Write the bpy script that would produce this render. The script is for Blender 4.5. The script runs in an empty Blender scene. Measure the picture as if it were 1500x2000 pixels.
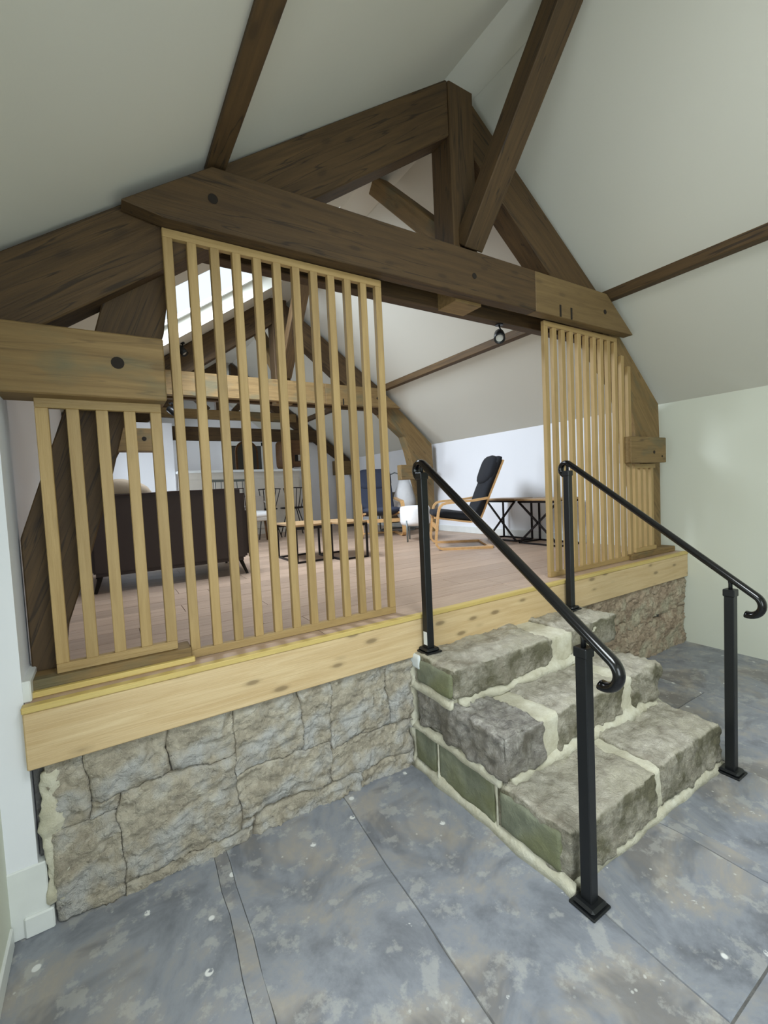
import bpy, bmesh, math, random
from mathutils import Vector, Matrix, noise
random.seed(7)
S = bpy.context.scene
COL = S.collection
PI = math.pi

# ------------------------------------------------------------------ camera
cam_d = bpy.data.cameras.new('camera')
cam = bpy.data.objects.new('camera', cam_d)
COL.objects.link(cam)
F, CX, CY = 868.0, 750.0, 1000.0
vY = Vector((205 - CX, 980 - CY, F)).normalized()
vX = Vector((2137 - CX, 889 - CY, F)); vX = (vX - vX.dot(vY) * vY).normalized()
vZ = vX.cross(vY)
# columns: camera right, up, back expressed in world axes
right = Vector((vX.x, vY.x, vZ.x)); down = Vector((vX.y, vY.y, vZ.y)); fwd = Vector((vX.z, vY.z, vZ.z))
M = Matrix.Identity(4)
for i in range(3):
    M[i][0] = right[i]; M[i][1] = -down[i]; M[i][2] = -fwd[i]
M[0][3], M[1][3], M[2][3] = 0.0, -1.945, 1.5
cam.matrix_world = M
cam_d.sensor_fit = 'HORIZONTAL'; cam_d.sensor_width = 36.0
cam_d.lens = F * 36.0 / 1500.0
cam_d.clip_start = 0.02
S.camera = cam

# ------------------------------------------------------------------ world, lamps, exposure
W = bpy.data.worlds.new('sky'); S.world = W; W.use_nodes = True
bg = W.node_tree.nodes['Background']
bg.inputs[0].default_value = (0.80, 0.91, 1.0, 1); bg.inputs[1].default_value = 1.2
S.view_settings.view_transform = 'Standard'
S.view_settings.look = 'None'
S.view_settings.exposure = 0.0
S.view_settings.gamma = 1.0
S.view_settings.use_curve_mapping = False
S.cycles.use_denoising = True
S.cycles.max_bounces = 10
S.cycles.diffuse_bounces = 6
S.cycles.sample_clamp_indirect = 6.0


def area(name, loc, target, sx, sy, power, col, spread=180):
    d = bpy.data.lights.new(name, 'AREA'); d.shape = 'RECTANGLE'; d.size = sx; d.size_y = sy
    d.energy = power; d.color = col; d.spread = math.radians(spread)
    o = bpy.data.objects.new(name, d); COL.objects.link(o)
    o.location = loc
    o.rotation_euler = (Vector(target) - Vector(loc)).to_track_quat('-Z', 'Y').to_euler()
    return o


# daylight arriving through the openings of the building (each stands just outside an opening; some are unseen and added)
area('daylight_back_window', (0.55, -3.98, 1.35), (0.75, 0.0, 0.9), 1.5, 1.6, 46, (0.86, 0.95, 1.0))
area('added_rear_rooflight', (0.72, -2.40, 3.45), (1.45, -1.55, 0.0), 1.2, 1.25, 105, (0.93, 0.99, 1.0))  # unseen roof window, added to light floor and treads but not ceiling
area('daylight_left_window', (-0.80, -1.25, 1.30), (2.0, -1.0, 0.6), 1.25, 1.3, 22, (0.84, 0.95, 1.0))
area('daylight_rooflight', (0.55, 2.15, 3.75), (1.35, 2.35, 1.6), 1.4, 1.4, 170, (0.80, 0.89, 1.0), 148)
area('daylight_far_rooflight', (0.55, 7.15, 3.75), (1.9, 6.9, 1.6), 1.2, 0.9, 60, (0.88, 0.94, 1.0))
area('added_lounge_light', (-0.75, 4.75, 1.7), (2.0, 4.6, 1.3), 1.0, 0.9, 50, (0.80, 0.90, 1.0))  # unseen side window, added to brighten the lounge

# ------------------------------------------------------------------ material helpers
def srgb(r, g, b):
    f = lambda c: (c / 255 / 12.92) if c / 255 <= 0.04045 else ((c / 255 + 0.055) / 1.055) ** 2.4
    return (f(r), f(g), f(b), 1)


class NT:
    def __init__(s, name):
        s.m = bpy.data.materials.new(name); s.m.use_nodes = True
        s.t = s.m.node_tree; s.n = s.t.nodes; s.l = s.t.links
        s.b = s.n['Principled BSDF']

    def add(s, typ, **kw):
        nd = s.n.new(typ)
        for k, v in kw.items():
            if k in nd.inputs: nd.inputs[k].default_value = v
            else: setattr(nd, k, v)
        return nd

    def coord(s, scale=(1, 1, 1), out='Object'):
        tc = s.n.new('ShaderNodeTexCoord'); mp = s.n.new('ShaderNodeMapping')
        mp.inputs['Scale'].default_value = scale
        s.l.new(tc.outputs[out], mp.inputs['Vector']); return mp.outputs['Vector']

    def noise(s, vec, scale, detail=4, rough=0.55, dist=0.0):
        nd = s.n.new('ShaderNodeTexNoise')
        nd.inputs['Scale'].default_value = scale; nd.inputs['Detail'].default_value = detail
        nd.inputs['Roughness'].default_value = rough; nd.inputs['Distortion'].default_value = dist
        s.l.new(vec, nd.inputs['Vector']); return nd.outputs['Fac']

    def ramp(s, fac, stops):
        r = s.n.new('ShaderNodeValToRGB'); e = r.color_ramp.elements
        while len(e) < len(stops): e.new(0.5)
        for el, (p, c) in zip(e, stops):
            el.position = p; el.color = c if len(c) == 4 else (*c, 1)
        s.l.new(fac, r.inputs['Fac']); return r.outputs['Color']

    def mix(s, fac, a, b, mode='MIX'):
        m = s.n.new('ShaderNodeMix'); m.data_type = 'RGBA'; m.blend_type = mode
        for sock, v in ((m.inputs[0], fac), (m.inputs[6], a), (m.inputs[7], b)):
            if hasattr(v, 'is_linked'): s.l.new(v, sock)
            else: sock.default_value = v
        return m.outputs[2]

    def bump(s, h, strength=0.3, dist=0.01):
        b = s.n.new('ShaderNodeBump'); b.inputs['Strength'].default_value = strength
        b.inputs['Distance'].default_value = dist
        s.l.new(h, b.inputs['Height']); s.l.new(b.outputs['Normal'], s.b.inputs['Normal'])

    def col(s, c):
        if hasattr(c, 'is_linked'): s.l.new(c, s.b.inputs['Base Color'])
        else: s.b.inputs['Base Color'].default_value = c


def plain(name, c, rough=0.6, metal=0.0, bump=None):
    t = NT(name); v = t.coord()
    n = t.noise(v, 9, 3)
    dk = tuple(x * 0.82 for x in c[:3]) + (1,)
    t.col(t.mix(n, dk, c)); t.b.inputs['Roughness'].default_value = rough; t.b.inputs['Metallic'].default_value = metal
    if bump: t.bump(t.noise(v, bump[0], 3), bump[1], 0.003)
    return t.m


def wood(name, light, dark, knots=0.5, rough=0.6, grain=26, var=0.25, stain=None, shakes=0.0):
    """timber whose grain runs along local X"""
    t = NT(name)
    oi = t.n.new('ShaderNodeObjectInfo')
    tc = t.n.new('ShaderNodeTexCoord')
    add = t.n.new('ShaderNodeVectorMath'); add.operation = 'ADD'
    sc = t.n.new('ShaderNodeVectorMath'); sc.operation = 'SCALE'; sc.inputs['Scale'].default_value = 37.0
    cmb = t.n.new('ShaderNodeCombineXYZ')
    for k in range(3): t.l.new(oi.outputs['Random'], cmb.inputs[k])
    t.l.new(cmb.outputs[0], sc.inputs[0]); t.l.new(tc.outputs['Object'], add.inputs[0]); t.l.new(sc.outputs[0], add.inputs[1])
    def mp(scale):
        m = t.n.new('ShaderNodeMapping'); m.inputs['Scale'].default_value = scale
        t.l.new(add.outputs[0], m.inputs['Vector']); return m.outputs[0]
    g = t.noise(mp((0.9, 14, 14)), grain / 8, 6, 0.6, 0.6)
    fine = t.noise(mp((2, 60, 60)), 3, 3, 0.6)
    big = t.noise(mp((0.7, 2.5, 2.5)), 1.6, 3)
    col = t.ramp(g, [(0.25, dark), (0.5, tuple((a + b) / 2 for a, b in zip(light, dark))), (0.75, light)])
    col = t.mix(big, col, t.mix(0.5, col, dark))
    vor = t.n.new('ShaderNodeTexVoronoi'); vor.inputs['Scale'].default_value = 1.0; vor.inputs['Randomness'].default_value = 1
    t.l.new(mp((4.6, 13, 13)), vor.inputs['Vector'])
    kn = t.ramp(vor.outputs['Distance'], [(0.0, (1, 1, 1)), (0.12, (0.8, 0.8, 0.8)), (0.17, (0.25, 0.25, 0.25)), (0.26, (0, 0, 0))])
    kf = t.n.new('ShaderNodeMath'); kf.operation = 'MULTIPLY'; kf.inputs[1].default_value = knots
    t.l.new(kn, kf.inputs[0])
    kd = tuple(x * 0.35 for x in dark[:3]) + (1,)
    col = t.mix(kf.outputs[0], col, kd)
    if shakes:   # long drying cracks along the grain
        ck = t.noise(mp((0.35, 9, 9)), 2.4, 2, 0.5, 0.3)
        cr = t.ramp(ck, [(0.488, (0, 0, 0)), (0.497, (shakes,) * 3), (0.503, (shakes,) * 3), (0.512, (0, 0, 0))])
        col = t.mix(cr, col, tuple(x * 0.3 for x in dark[:3]) + (1,))
    if stain:
        sn = t.ramp(t.noise(mp((1.2, 3, 3)), 2.2, 4), [(0.52, (0, 0, 0)), (0.68, (1, 1, 1))])
        sf = t.n.new('ShaderNodeMath'); sf.operation = 'MULTIPLY'; sf.inputs[1].default_value = 0.7
        t.l.new(sn, sf.inputs[0]); col = t.mix(sf.outputs[0], col, stain)
    hsv = t.n.new('ShaderNodeHueSaturation'); mr = t.n.new('ShaderNodeMapRange')
    mr.inputs[3].default_value = 1 - var; mr.inputs[4].default_value = 1 + var * 0.6
    t.l.new(oi.outputs['Random'], mr.inputs[0]); t.l.new(mr.outputs[0], hsv.inputs['Value']); t.l.new(col, hsv.inputs['Color'])
    t.col(hsv.outputs[0]); t.b.inputs['Roughness'].default_value = rough
    s = t.n.new('ShaderNodeMath'); s.operation = 'ADD'; t.l.new(g, s.inputs[0]); t.l.new(fine, s.inputs[1])
    t.bump(s.outputs[0], 0.35, 0.004)
    return t.m


def stone(name, a, b, c, scale=6, rough=0.85, moss=None, bump=0.8, fine=60, stain=None):
    t = NT(name); v = t.coord()
    n1 = t.noise(v, scale, 6, 0.62, 0.3); n2 = t.noise(v, fine, 5, 0.7); n3 = t.noise(v, scale * 0.45, 3)
    col = t.ramp(n1, [(0.3, a), (0.5, b), (0.7, c)])
    col = t.mix(t.ramp(n2, [(0.35, (0, 0, 0)), (0.7, (0.55, 0.55, 0.55))]), t.mix(0.35, col, a), t.mix(0.25, col, c))
    if moss:
        col = t.mix(t.ramp(n3, [(0.48, (0, 0, 0)), (0.62, (0.8, 0.8, 0.8))]), col, moss)
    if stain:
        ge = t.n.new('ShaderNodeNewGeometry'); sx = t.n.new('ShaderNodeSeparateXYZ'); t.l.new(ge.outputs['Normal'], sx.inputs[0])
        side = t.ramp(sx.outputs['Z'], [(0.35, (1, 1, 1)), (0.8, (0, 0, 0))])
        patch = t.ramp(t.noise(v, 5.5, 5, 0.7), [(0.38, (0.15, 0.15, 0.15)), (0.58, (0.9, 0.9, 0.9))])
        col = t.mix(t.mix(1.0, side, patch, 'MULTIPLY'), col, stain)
    t.col(col); t.b.inputs['Roughness'].default_value = rough
    n4 = t.noise(v, 24, 5, 0.75, 0.6)
    s = t.n.new('ShaderNodeMath'); s.operation = 'MULTIPLY_ADD'; s.inputs[1].default_value = 0.5
    t.l.new(n2, s.inputs[0]); t.l.new(n4, s.inputs[2])
    t.bump(s.outputs[0], bump, 0.022)
    return t.m


def flag_mat():
    t = NT('flagstone'); v = t.coord(out='Object')
    n1 = t.noise(v, 2.1, 7, 0.68, 0.4); n2 = t.noise(v, 8, 6, 0.68); n3 = t.noise(v, 55, 3, 0.6); n4 = t.noise(v, 2.6, 4, 0.6, 0.8)
    col = t.ramp(n1, [(0.32, srgb(100, 103, 110)), (0.48, srgb(138, 142, 150)), (0.60, srgb(158, 152, 144)), (0.75, srgb(172, 173, 174))])
    col = t.mix(t.ramp(n4, [(0.50, (0, 0, 0)), (0.60, (0.6, 0.6, 0.6))]), col, srgb(98, 99, 104))
    col = t.mix(t.ramp(n2, [(0.54, (0, 0, 0)), (0.60, (0.42, 0.42, 0.42))]), col, srgb(184, 183, 178))
    vo = t.n.new('ShaderNodeTexVoronoi'); vo.inputs['Scale'].default_value = 9; t.l.new(v, vo.inputs['Vector'])
    sp = t.ramp(vo.outputs['Distance'], [(0.0, (1, 1, 1)), (0.10, (0.9, 0.9, 0.9)), (0.13, (0, 0, 0))])
    gate = t.ramp(n2, [(0.50, (0, 0, 0)), (0.53, (1, 1, 1))])
    col = t.mix(t.mix(1.0, sp, gate, 'MULTIPLY'), col, srgb(225, 226, 224))
    vo2 = t.n.new('ShaderNodeTexVoronoi'); vo2.inputs['Scale'].default_value = 26; t.l.new(v, vo2.inputs['Vector'])
    sp2 = t.ramp(vo2.outputs['Distance'], [(0.0, (0.8, 0.8, 0.8)), (0.10, (0.6, 0.6, 0.6)), (0.14, (0, 0, 0))])
    col = t.mix(t.mix(1.0, sp2, t.ramp(n1, [(0.5, (0, 0, 0)), (0.6, (1, 1, 1))]), 'MULTIPLY'), col, srgb(205, 205, 200))
    t.col(col)
    t.l.new(t.ramp(n2, [(0.3, (0.30, 0.30, 0.30)), (0.7, (0.55, 0.55, 0.55))]), t.b.inputs['Roughness'])
    s = t.n.new('ShaderNodeMath'); s.operation = 'MULTIPLY_ADD'; s.inputs[1].default_value = 0.25
    t.l.new(n3, s.inputs[0]); t.l.new(n2, s.inputs[2]); t.bump(s.outputs[0], 0.35, 0.006)
    return t.m


def plaster(name, c):
    t = NT(name); v = t.coord()
    n = t.noise(v, 1.2, 3)
    t.col(t.mix(n, tuple(x * 0.96 for x in c[:3]) + (1,), c)); t.b.inputs['Roughness'].default_value = 0.85
    t.bump(t.noise(v, 160, 2), 0.06, 0.002); t.b.inputs['Specular IOR Level'].default_value = 0.12; return t.m


MAT = dict(
    truss=wood('old_brown_timber', srgb(100, 76, 42), srgb(60, 43, 21), 0.5, 0.7, 22, 0.12, shakes=0.75),
    truss_light=wood('paler_timber', srgb(150, 124, 80), srgb(112, 88, 50), 0.5, 0.7, 22, 0.08, stain=srgb(92, 92, 70), shakes=0.35),
    truss_mid=wood('mid_brown_timber', srgb(134, 110, 70), srgb(98, 78, 46), 0.4, 0.7, 22, 0.06),  # paler brown for the right part of the nearest collar
    pine=wood('new_pine', srgb(184, 157, 106), srgb(152, 124, 76), 0.15, 0.55, 24, 0.12),
    fascia=wood('fascia_pine', srgb(222, 200, 158), srgb(190, 160, 114), 0.85, 0.55, 20, 0.05),
    nosing=wood('nosing_pine', srgb(214, 192, 122), srgb(190, 164, 94), 0.1, 0.5, 20, 0.05),
    plank=wood('oak_laminate', srgb(196, 172, 150), srgb(162, 136, 116), 0.1, 0.42, 18, 0.14),
    bent=wood('birch_bentwood', srgb(222, 182, 126), srgb(192, 146, 92), 0.0, 0.4, 30, 0.05),
    tabletop=wood('oak_table_top', srgb(190, 160, 120), srgb(150, 118, 80), 0.1, 0.45, 30, 0.05),
    box=wood('brown_board', srgb(120, 84, 44), srgb(82, 54, 26), 0.2, 0.6, 20, 0.1),
    rubble=stone('grey_rubble', srgb(150, 140, 122), srgb(196, 186, 166), srgb(228, 220, 200), 12, 0.9, srgb(190, 190, 188), 1.0, 70),
    rubble_warm=stone('warm_rubble', srgb(140, 120, 100), srgb(192, 172, 148), srgb(224, 208, 182), 10, 0.9, srgb(190, 184, 160), 1.0, 48),
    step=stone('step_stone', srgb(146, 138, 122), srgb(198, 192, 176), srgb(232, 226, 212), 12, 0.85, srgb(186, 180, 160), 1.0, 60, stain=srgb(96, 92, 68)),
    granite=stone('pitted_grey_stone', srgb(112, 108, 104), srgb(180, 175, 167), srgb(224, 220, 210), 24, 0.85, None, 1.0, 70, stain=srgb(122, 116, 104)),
    green=stone('green_damp_stone', srgb(96, 100, 84), srgb(128, 132, 112), srgb(156, 158, 134), 6, 0.7, srgb(108, 110, 74), 0.4, 30),
    mortar=stone('lime_mortar', srgb(180, 174, 150), srgb(206, 202, 182), srgb(222, 220, 204), 12, 0.95, None, 0.4, 60),
    flag=flag_mat(),
    joint=stone('floor_joint', srgb(84, 82, 82), srgb(108, 108, 106), srgb(126, 124, 120), 20, 0.9, None, 0.5),
    ceiling=plaster('ceiling_plaster', srgb(212, 211, 200)),
    wall=plaster('wall_plaster', srgb(216, 219, 205)),
    white=plaster('white_wall_plaster', srgb(232, 234, 238)),
    trim=plain('white_gloss', srgb(230, 233, 230), 0.35),
    black=plain('black_powder_coat', srgb(26, 28, 30), 0.38, 0.2),
    blackgloss=plain('black_gloss_paint', srgb(14, 14, 16), 0.16, 0.0),
    iron=plain('dark_iron', srgb(34, 30, 30), 0.45, 0.6),
    hole=plain('dark_hole', srgb(30, 22, 12), 0.9),
    navy=plain('navy_cotton', srgb(52, 58, 76), 0.9, 0, (220, 0.3)),
    blackcloth=plain('black_cotton', srgb(24, 27, 34), 0.9, 0, (220, 0.3)),
    sofa=plain('brown_leather', srgb(50, 34, 28), 0.6, 0, (60, 0.2)),
    beige=plain('beige_cloth', srgb(190, 172, 150), 0.9, 0, (160, 0.3)),
    fleece=plain('white_fleece', srgb(236, 236, 236), 0.95, 0, (50, 0.8)),
    grey=plain('grey_metal', srgb(120, 128, 128), 0.4, 0.5),
    palewood=plain('pale_grey_wood', srgb(176, 168, 158), 0.6),
    tile=plain('white_panel', srgb(218, 212, 200), 0.5),
    worktop=plain('white_worktop', srgb(240, 244, 244), 0.3),
    rattan=plain('grey_rattan', srgb(128, 116, 98), 0.8, 0, (120, 0.6)),
    darkpane=plain('dark_opening', srgb(74, 72, 66), 0.4),
    lens=plain('lamp_glass', srgb(210, 208, 200), 0.2),
    label=plain('white_sticker', srgb(235, 238, 238), 0.5),
    paint=plain('white_paint_patch', srgb(220, 226, 226), 0.7),
)

# ------------------------------------------------------------------ object helpers
def link(name, me, mat, parent=None, loc=None, smooth=False):
    o = bpy.data.objects.new(name, me); COL.objects.link(o)
    if mat is not None: me.materials.append(mat)
    if smooth:
        for p in me.polygons: p.use_smooth = True
    if loc is not None: o.location = loc
    if parent is not None: attach(o, parent)
    return o


def world(o):
    m = Matrix.LocRotScale(o.location, o.rotation_euler, o.scale)
    return (world(o.parent) @ o.matrix_parent_inverse @ m) if o.parent else m


def attach(o, parent):
    o.parent = parent; o.matrix_parent_inverse = world(parent).inverted()


def thing(name, loc, label, cat, group=None):
    o = bpy.data.objects.new(name, None); COL.objects.link(o); o.location = loc
    o.empty_display_size = 0.1
    return tag(o, label, cat, group)


def tag(o, label, cat, group=None):
    o['label'] = label; o['category'] = cat
    if group: o['group'] = group
    return o


def struct(o):
    o['kind'] = 'structure'; return o


def bm_done(bm, name, bevel=0.0, seg=1):
    bmesh.ops.recalc_face_normals(bm, faces=bm.faces)
    if bevel:
        bmesh.ops.bevel(bm, geom=bm.edges[:], offset=bevel, segments=seg, affect='EDGES', clamp_overlap=True)
    me = bpy.data.meshes.new(name); bm.to_mesh(me); bm.free(); return me


def bx(name, a, b, mat, parent=None, bevel=0.0, axis='X', seg=1):
    """box between corners a and b; local X runs along the given world axis"""
    a, b = Vector(a), Vector(b); c = (a + b) / 2; d = b - a
    d = Vector((abs(d.x), abs(d.y), abs(d.z)))
    rot = (0, 0, 0)
    if axis == 'Z': rot = (0, -PI / 2, 0); d = Vector((d.z, d.y, d.x))
    if axis == 'Y': rot = (0, 0, PI / 2); d = Vector((d.y, d.x, d.z))
    bm = bmesh.new(); bmesh.ops.create_cube(bm, size=1.0)
    for v in bm.verts: v.co = Vector((v.co.x * d.x, v.co.y * d.y, v.co.z * d.z))
    o = link(name, bm_done(bm, name, bevel, seg), mat)
    o.location = c; o.rotation_euler = rot
    if parent: attach(o, parent)
    return o


def prism(name, poly, y0, y1, mat, parent=None, ang=None, bevel=0.0, wob=0.0):
    """outline in the XZ plane swept from y0 to y1; ang = direction of the grain in that plane"""
    cx = sum(p[0] for p in poly) / len(poly); cz = sum(p[1] for p in poly) / len(poly)
    ang = ang or 0.0; ca, sa = math.cos(-ang), math.sin(-ang)
    pts = []
    for x, z in poly:
        dx, dz = x - cx, z - cz
        pts.append((dx * ca - dz * sa, dx * sa + dz * ca))
    bm = bmesh.new(); h = (y1 - y0) / 2
    f = [bm.verts.new((x, -h, z)) for x, z in pts]; g = [bm.verts.new((x, h, z)) for x, z in pts]
    n = len(pts)
    bm.faces.new(f); bm.faces.new(g[::-1])
    for i in range(n): bm.faces.new((f[i], f[(i + 1) % n], g[(i + 1) % n], g[i]))
    o = link(name, bm_done(bm, name, bevel), mat)
    o.location = (cx, (y0 + y1) / 2, cz); o.rotation_euler = (0, -ang, 0)
    if parent: attach(o, parent)
    return o


def beam(name, p, q, w, d, mat, parent=None, bevel=0.004, up=(0, 0, 1)):
    """timber from p to q; w = width sideways, d = depth in the up direction"""
    p, q = Vector(p), Vector(q); ax = (q - p); L = ax.length; ax.normalize()
    side = Vector(up).cross(ax).normalized(); u = ax.cross(side)
    bm = bmesh.new(); bmesh.ops.create_cube(bm, size=1.0)
    for v in bm.verts: v.co = Vector((v.co.x * L, v.co.y * w, v.co.z * d))
    o = link(name, bm_done(bm, name, bevel), mat)
    m = Matrix((ax, side, u)).transposed().to_4x4(); m.translation = (p + q) / 2
    o.location = m.translation; o.rotation_euler = m.to_euler()
    if parent: attach(o, parent)
    return o


def tube_mesh(name, pts, r, n=8, flat=1.0, wide=1.0, up=None, closed=False, taper=None):
    """swept round bar through points; flat squashes it along the frame's second axis"""
    pts = [Vector(p) for p in pts]; N = len(pts)
    bm = bmesh.new(); rings = []; prev = Vector(up) if up else None
    for i, p in enumerate(pts):
        if closed: t = pts[(i + 1) % N] - pts[i - 1]
        else: t = (pts[min(i + 1, N - 1)] - pts[max(i - 1, 0)])
        t.normalize()
        if prev is None: prev = Vector((0, 0, 1)) if abs(t.z) < 0.9 else Vector((1, 0, 0))
        s = t.cross(prev)
        if s.length < 1e-5: s = t.orthogonal()
        s.normalize(); u = s.cross(t).normalized()
        if not up: prev = u
        rr = r * (taper[i] if taper else 1)
        rings.append([bm.verts.new(p + s * math.cos(2 * PI * k / n) * rr * wide + u * math.sin(2 * PI * k / n) * rr * flat) for k in range(n)])
    m = N if closed else N - 1
    for i in range(m):
        a, b = rings[i], rings[(i + 1) % N]
        for k in range(n): bm.faces.new((a[k], a[(k + 1) % n], b[(k + 1) % n], b[k]))
    if not closed:
        bm.faces.new(rings[0]); bm.faces.new(rings[-1][::-1])
    return bm_done(bm, name)


def tube(name, pts, r, mat, parent=None, **k):
    c = sum((Vector(p) for p in pts), Vector()) / len(pts)
    return link(name, tube_mesh(name, [Vector(p) - c for p in pts], r, **k), mat, parent, c, smooth=True)


def strip(name, pts, w, t, mat, parent=None, side=(0, 1, 0)):
    """flat bent strip: path pts, width w along side, thickness t"""
    pts = [Vector(p) for p in pts]; c = sum(pts, Vector()) / len(pts); sd = Vector(side).normalized()
    bm = bmesh.new(); rings = []
    N = len(pts)
    for i, p in enumerate(pts):
        tg = (pts[min(i + 1, N - 1)] - pts[max(i - 1, 0)]).normalized(); nn = tg.cross(sd).normalized()
        rings.append([bm.verts.new(p - c + sd * sx * w / 2 + nn * sn * t / 2) for sx, sn in ((-1, -1), (1, -1), (1, 1), (-1, 1))])
    for i in range(N - 1):
        for k in range(4): bm.faces.new((rings[i][k], rings[i][(k + 1) % 4], rings[i + 1][(k + 1) % 4], rings[i + 1][k]))
    bm.faces.new(rings[0]); bm.faces.new(rings[-1][::-1])
    return link(name, bm_done(bm, name), mat, parent, c)


def lathe(name, prof, mat, parent=None, loc=(0, 0, 0), n=24, smooth=True):
    bm = bmesh.new(); rings = []
    for r, z in prof:
        rings.append([bm.verts.new((max(r, 1e-4) * math.cos(2 * PI * k / n), max(r, 1e-4) * math.sin(2 * PI * k / n), z)) for k in range(n)])
    for a, b in zip(rings, rings[1:]):
        for k in range(n): bm.faces.new((a[k], a[(k + 1) % n], b[(k + 1) % n], b[k]))
    bm.faces.new(rings[0]); bm.faces.new(rings[-1][::-1])
    return link(name, bm_done(bm, name), mat, parent, loc, smooth=smooth)


def disc_on(name, c, nrm, r, t, mat, parent=None, n=14):
    q = Vector(nrm).to_track_quat('Z', 'Y')
    bm = bmesh.new(); bmesh.ops.create_cone(bm, cap_ends=True, segments=n, radius1=r, radius2=r, depth=t)
    o = link(name, bm_done(bm, name), mat); o.location = c; o.rotation_euler = q.to_euler()
    if parent: attach(o, parent)
    return o


def arc(c, r, a0, a1, n, f):
    """points of an arc in a plane; f maps (u, v) to world"""
    return [f(c[0] + r * math.cos(a0 + (a1 - a0) * i / n), c[1] + r * math.sin(a0 + (a1 - a0) * i / n)) for i in range(n + 1)]


def fbm(p, o=4):
    return noise.fractal(p, 1.0, 2.0, o, noise_basis='PERLIN_ORIGINAL')


def rough_block(name, a, b, mat, parent, res=0.025, rnd=0.02, amp=0.008, seed=0.0, big=0.0):
    """stone block: lattice box with worn rounded arrises and a dressed, uneven face"""
    a, b = Vector(a), Vector(b); d = b - a
    n = [max(2, int(round(d[i] / res))) for i in range(3)]
    c = (a + b) / 2; bm = bmesh.new(); vs = {}
    inner = [max(d[i] / 2 - rnd, 0.001) for i in range(3)]
    def V(i, j, k):
        key = (i, j, k)
        if key in vs: return vs[key]
        p = Vector((-d.x / 2 + d.x * i / n[0], -d.y / 2 + d.y * j / n[1], -d.z / 2 + d.z * k / n[2]))
        q = Vector([max(-inner[m], min(inner[m], p[m])) for m in range(3)])
        dv = p - q
        nrm = dv.normalized() if dv.length > 1e-6 else Vector((0, 0, 1))
        p2 = q + nrm * rnd
        w = p2 + c + Vector((seed, seed * 1.7, 0))
        edge = min(1.0, sum(1 for m in range(3) if abs(dv[m]) > 1e-4) - 0.6)
        h = fbm(w * 9, 4) * amp + fbm(w * 32, 3) * amp * 0.55 - abs(fbm(w * 5 + Vector((9, 0, 0)), 3)) * amp * 1.4 * edge + fbm(w * 2.3, 2) * big
        vs[key] = bm.verts.new(p2 + nrm * h); return vs[key]
    for (u, v, w) in ((0, 1, 2), (1, 2, 0), (2, 0, 1)):
        for side in (0, n[w]):
            for i in range(n[u]):
                for j in range(n[v]):
                    q = []
                    for (x, y) in ((i, j), (i + 1, j), (i + 1, j + 1), (i, j + 1)):
                        k = [0, 0, 0]; k[u] = x; k[v] = y; k[w] = side; q.append(V(*k))
                    if side == 0: q.reverse()
                    bm.faces.new(q)
    return link(name, bm_done(bm, name), mat, parent, c, smooth=True)


# ------------------------------------------------------------------ roof geometry
RX = 1.95
def zl(x): return 3.93 - 0.69 * (RX - x)      # left slope underside
def zr(x): return 3.95 - 0.75 * (x - RX)      # right slope underside
XL, XR, YN, YF, ZU = -0.37, 4.35, -3.8, 8.4, 0.816
XLU = -0.30


def slope_panel(name, fz, x0, x1, y0, y1, holes, mat):
    """a thick ceiling slab on a roof slope, with rectangular openings (x0,x1,y0,y1)"""
    xs = sorted({x0, x1, *[h[0] for h in holes], *[h[1] for h in holes]})
    ys = sorted({y0, y1, *[h[2] for h in holes], *[h[3] for h in holes]})
    T = 0.22; bm = bmesh.new(); cells = set()
    for i in range(len(xs) - 1):
        for j in range(len(ys) - 1):
            mx, my = (xs[i] + xs[i + 1]) / 2, (ys[j] + ys[j + 1]) / 2
            if not any(h[0] < mx < h[1] and h[2] < my < h[3] for h in holes): cells.add((i, j))
    vs = {}
    def V(i, j, t):
        if (i, j, t) not in vs: vs[(i, j, t)] = bm.verts.new((xs[i], ys[j], fz(xs[i]) + t * T))
        return vs[(i, j, t)]
    for (i, j) in cells:
        for t in (0, 1): bm.faces.new([V(i, j, t), V(i + 1, j, t), V(i + 1, j + 1, t), V(i, j + 1, t)])
        for (di, dj, p, q) in ((-1, 0, (0, 0), (0, 1)), (1, 0, (1, 0), (1, 1)), (0, -1, (0, 0), (1, 0)), (0, 1, (0, 1), (1, 1))):
            if (i + di, j + dj) not in cells:
                bm.faces.new([V(i + p[0], j + p[1], 0), V(i + q[0], j + q[1], 0), V(i + q[0], j + q[1], 1), V(i + p[0], j + p[1], 1)])
    return struct(link(name, bm_done(bm, name), mat))


# ------------------------------------------------------------------ structure
SK0 = (0.25, 1.45, -3.05, -1.80); SK1 = (0.45, 1.80, 1.38, 2.90); SK2 = (0.55, 1.75, 6.75, 7.65)  # the first is an added rooflight opening, out of view
slope_panel('ceiling', zl, XL - 0.2, 1.83, -0.10, YF, [SK1, SK2], MAT['ceiling'])
slope_panel('ceiling', zl, XL - 0.2, 1.83, YN, -0.10, [SK0], MAT['ceiling'])
slope_panel('ceiling', zr, 2.07, XR + 0.2, YN, YF, [], MAT['ceiling'])
struct(bx('ceiling', (1.83, YN, 3.848), (2.07, YF, 4.0), MAT['ceiling'], axis='Y'))

# right wall with its skirting
struct(bx('wall_right', (XR, YN, -0.1), (XR + 0.2, .26, 2.19), MAT['wall'], axis='Y'))
struct(bx('wall_right_upper', (XR, .26, ZU - .2), (XR + 0.2, YF, 2.19), MAT['white'], axis='Y'))
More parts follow.
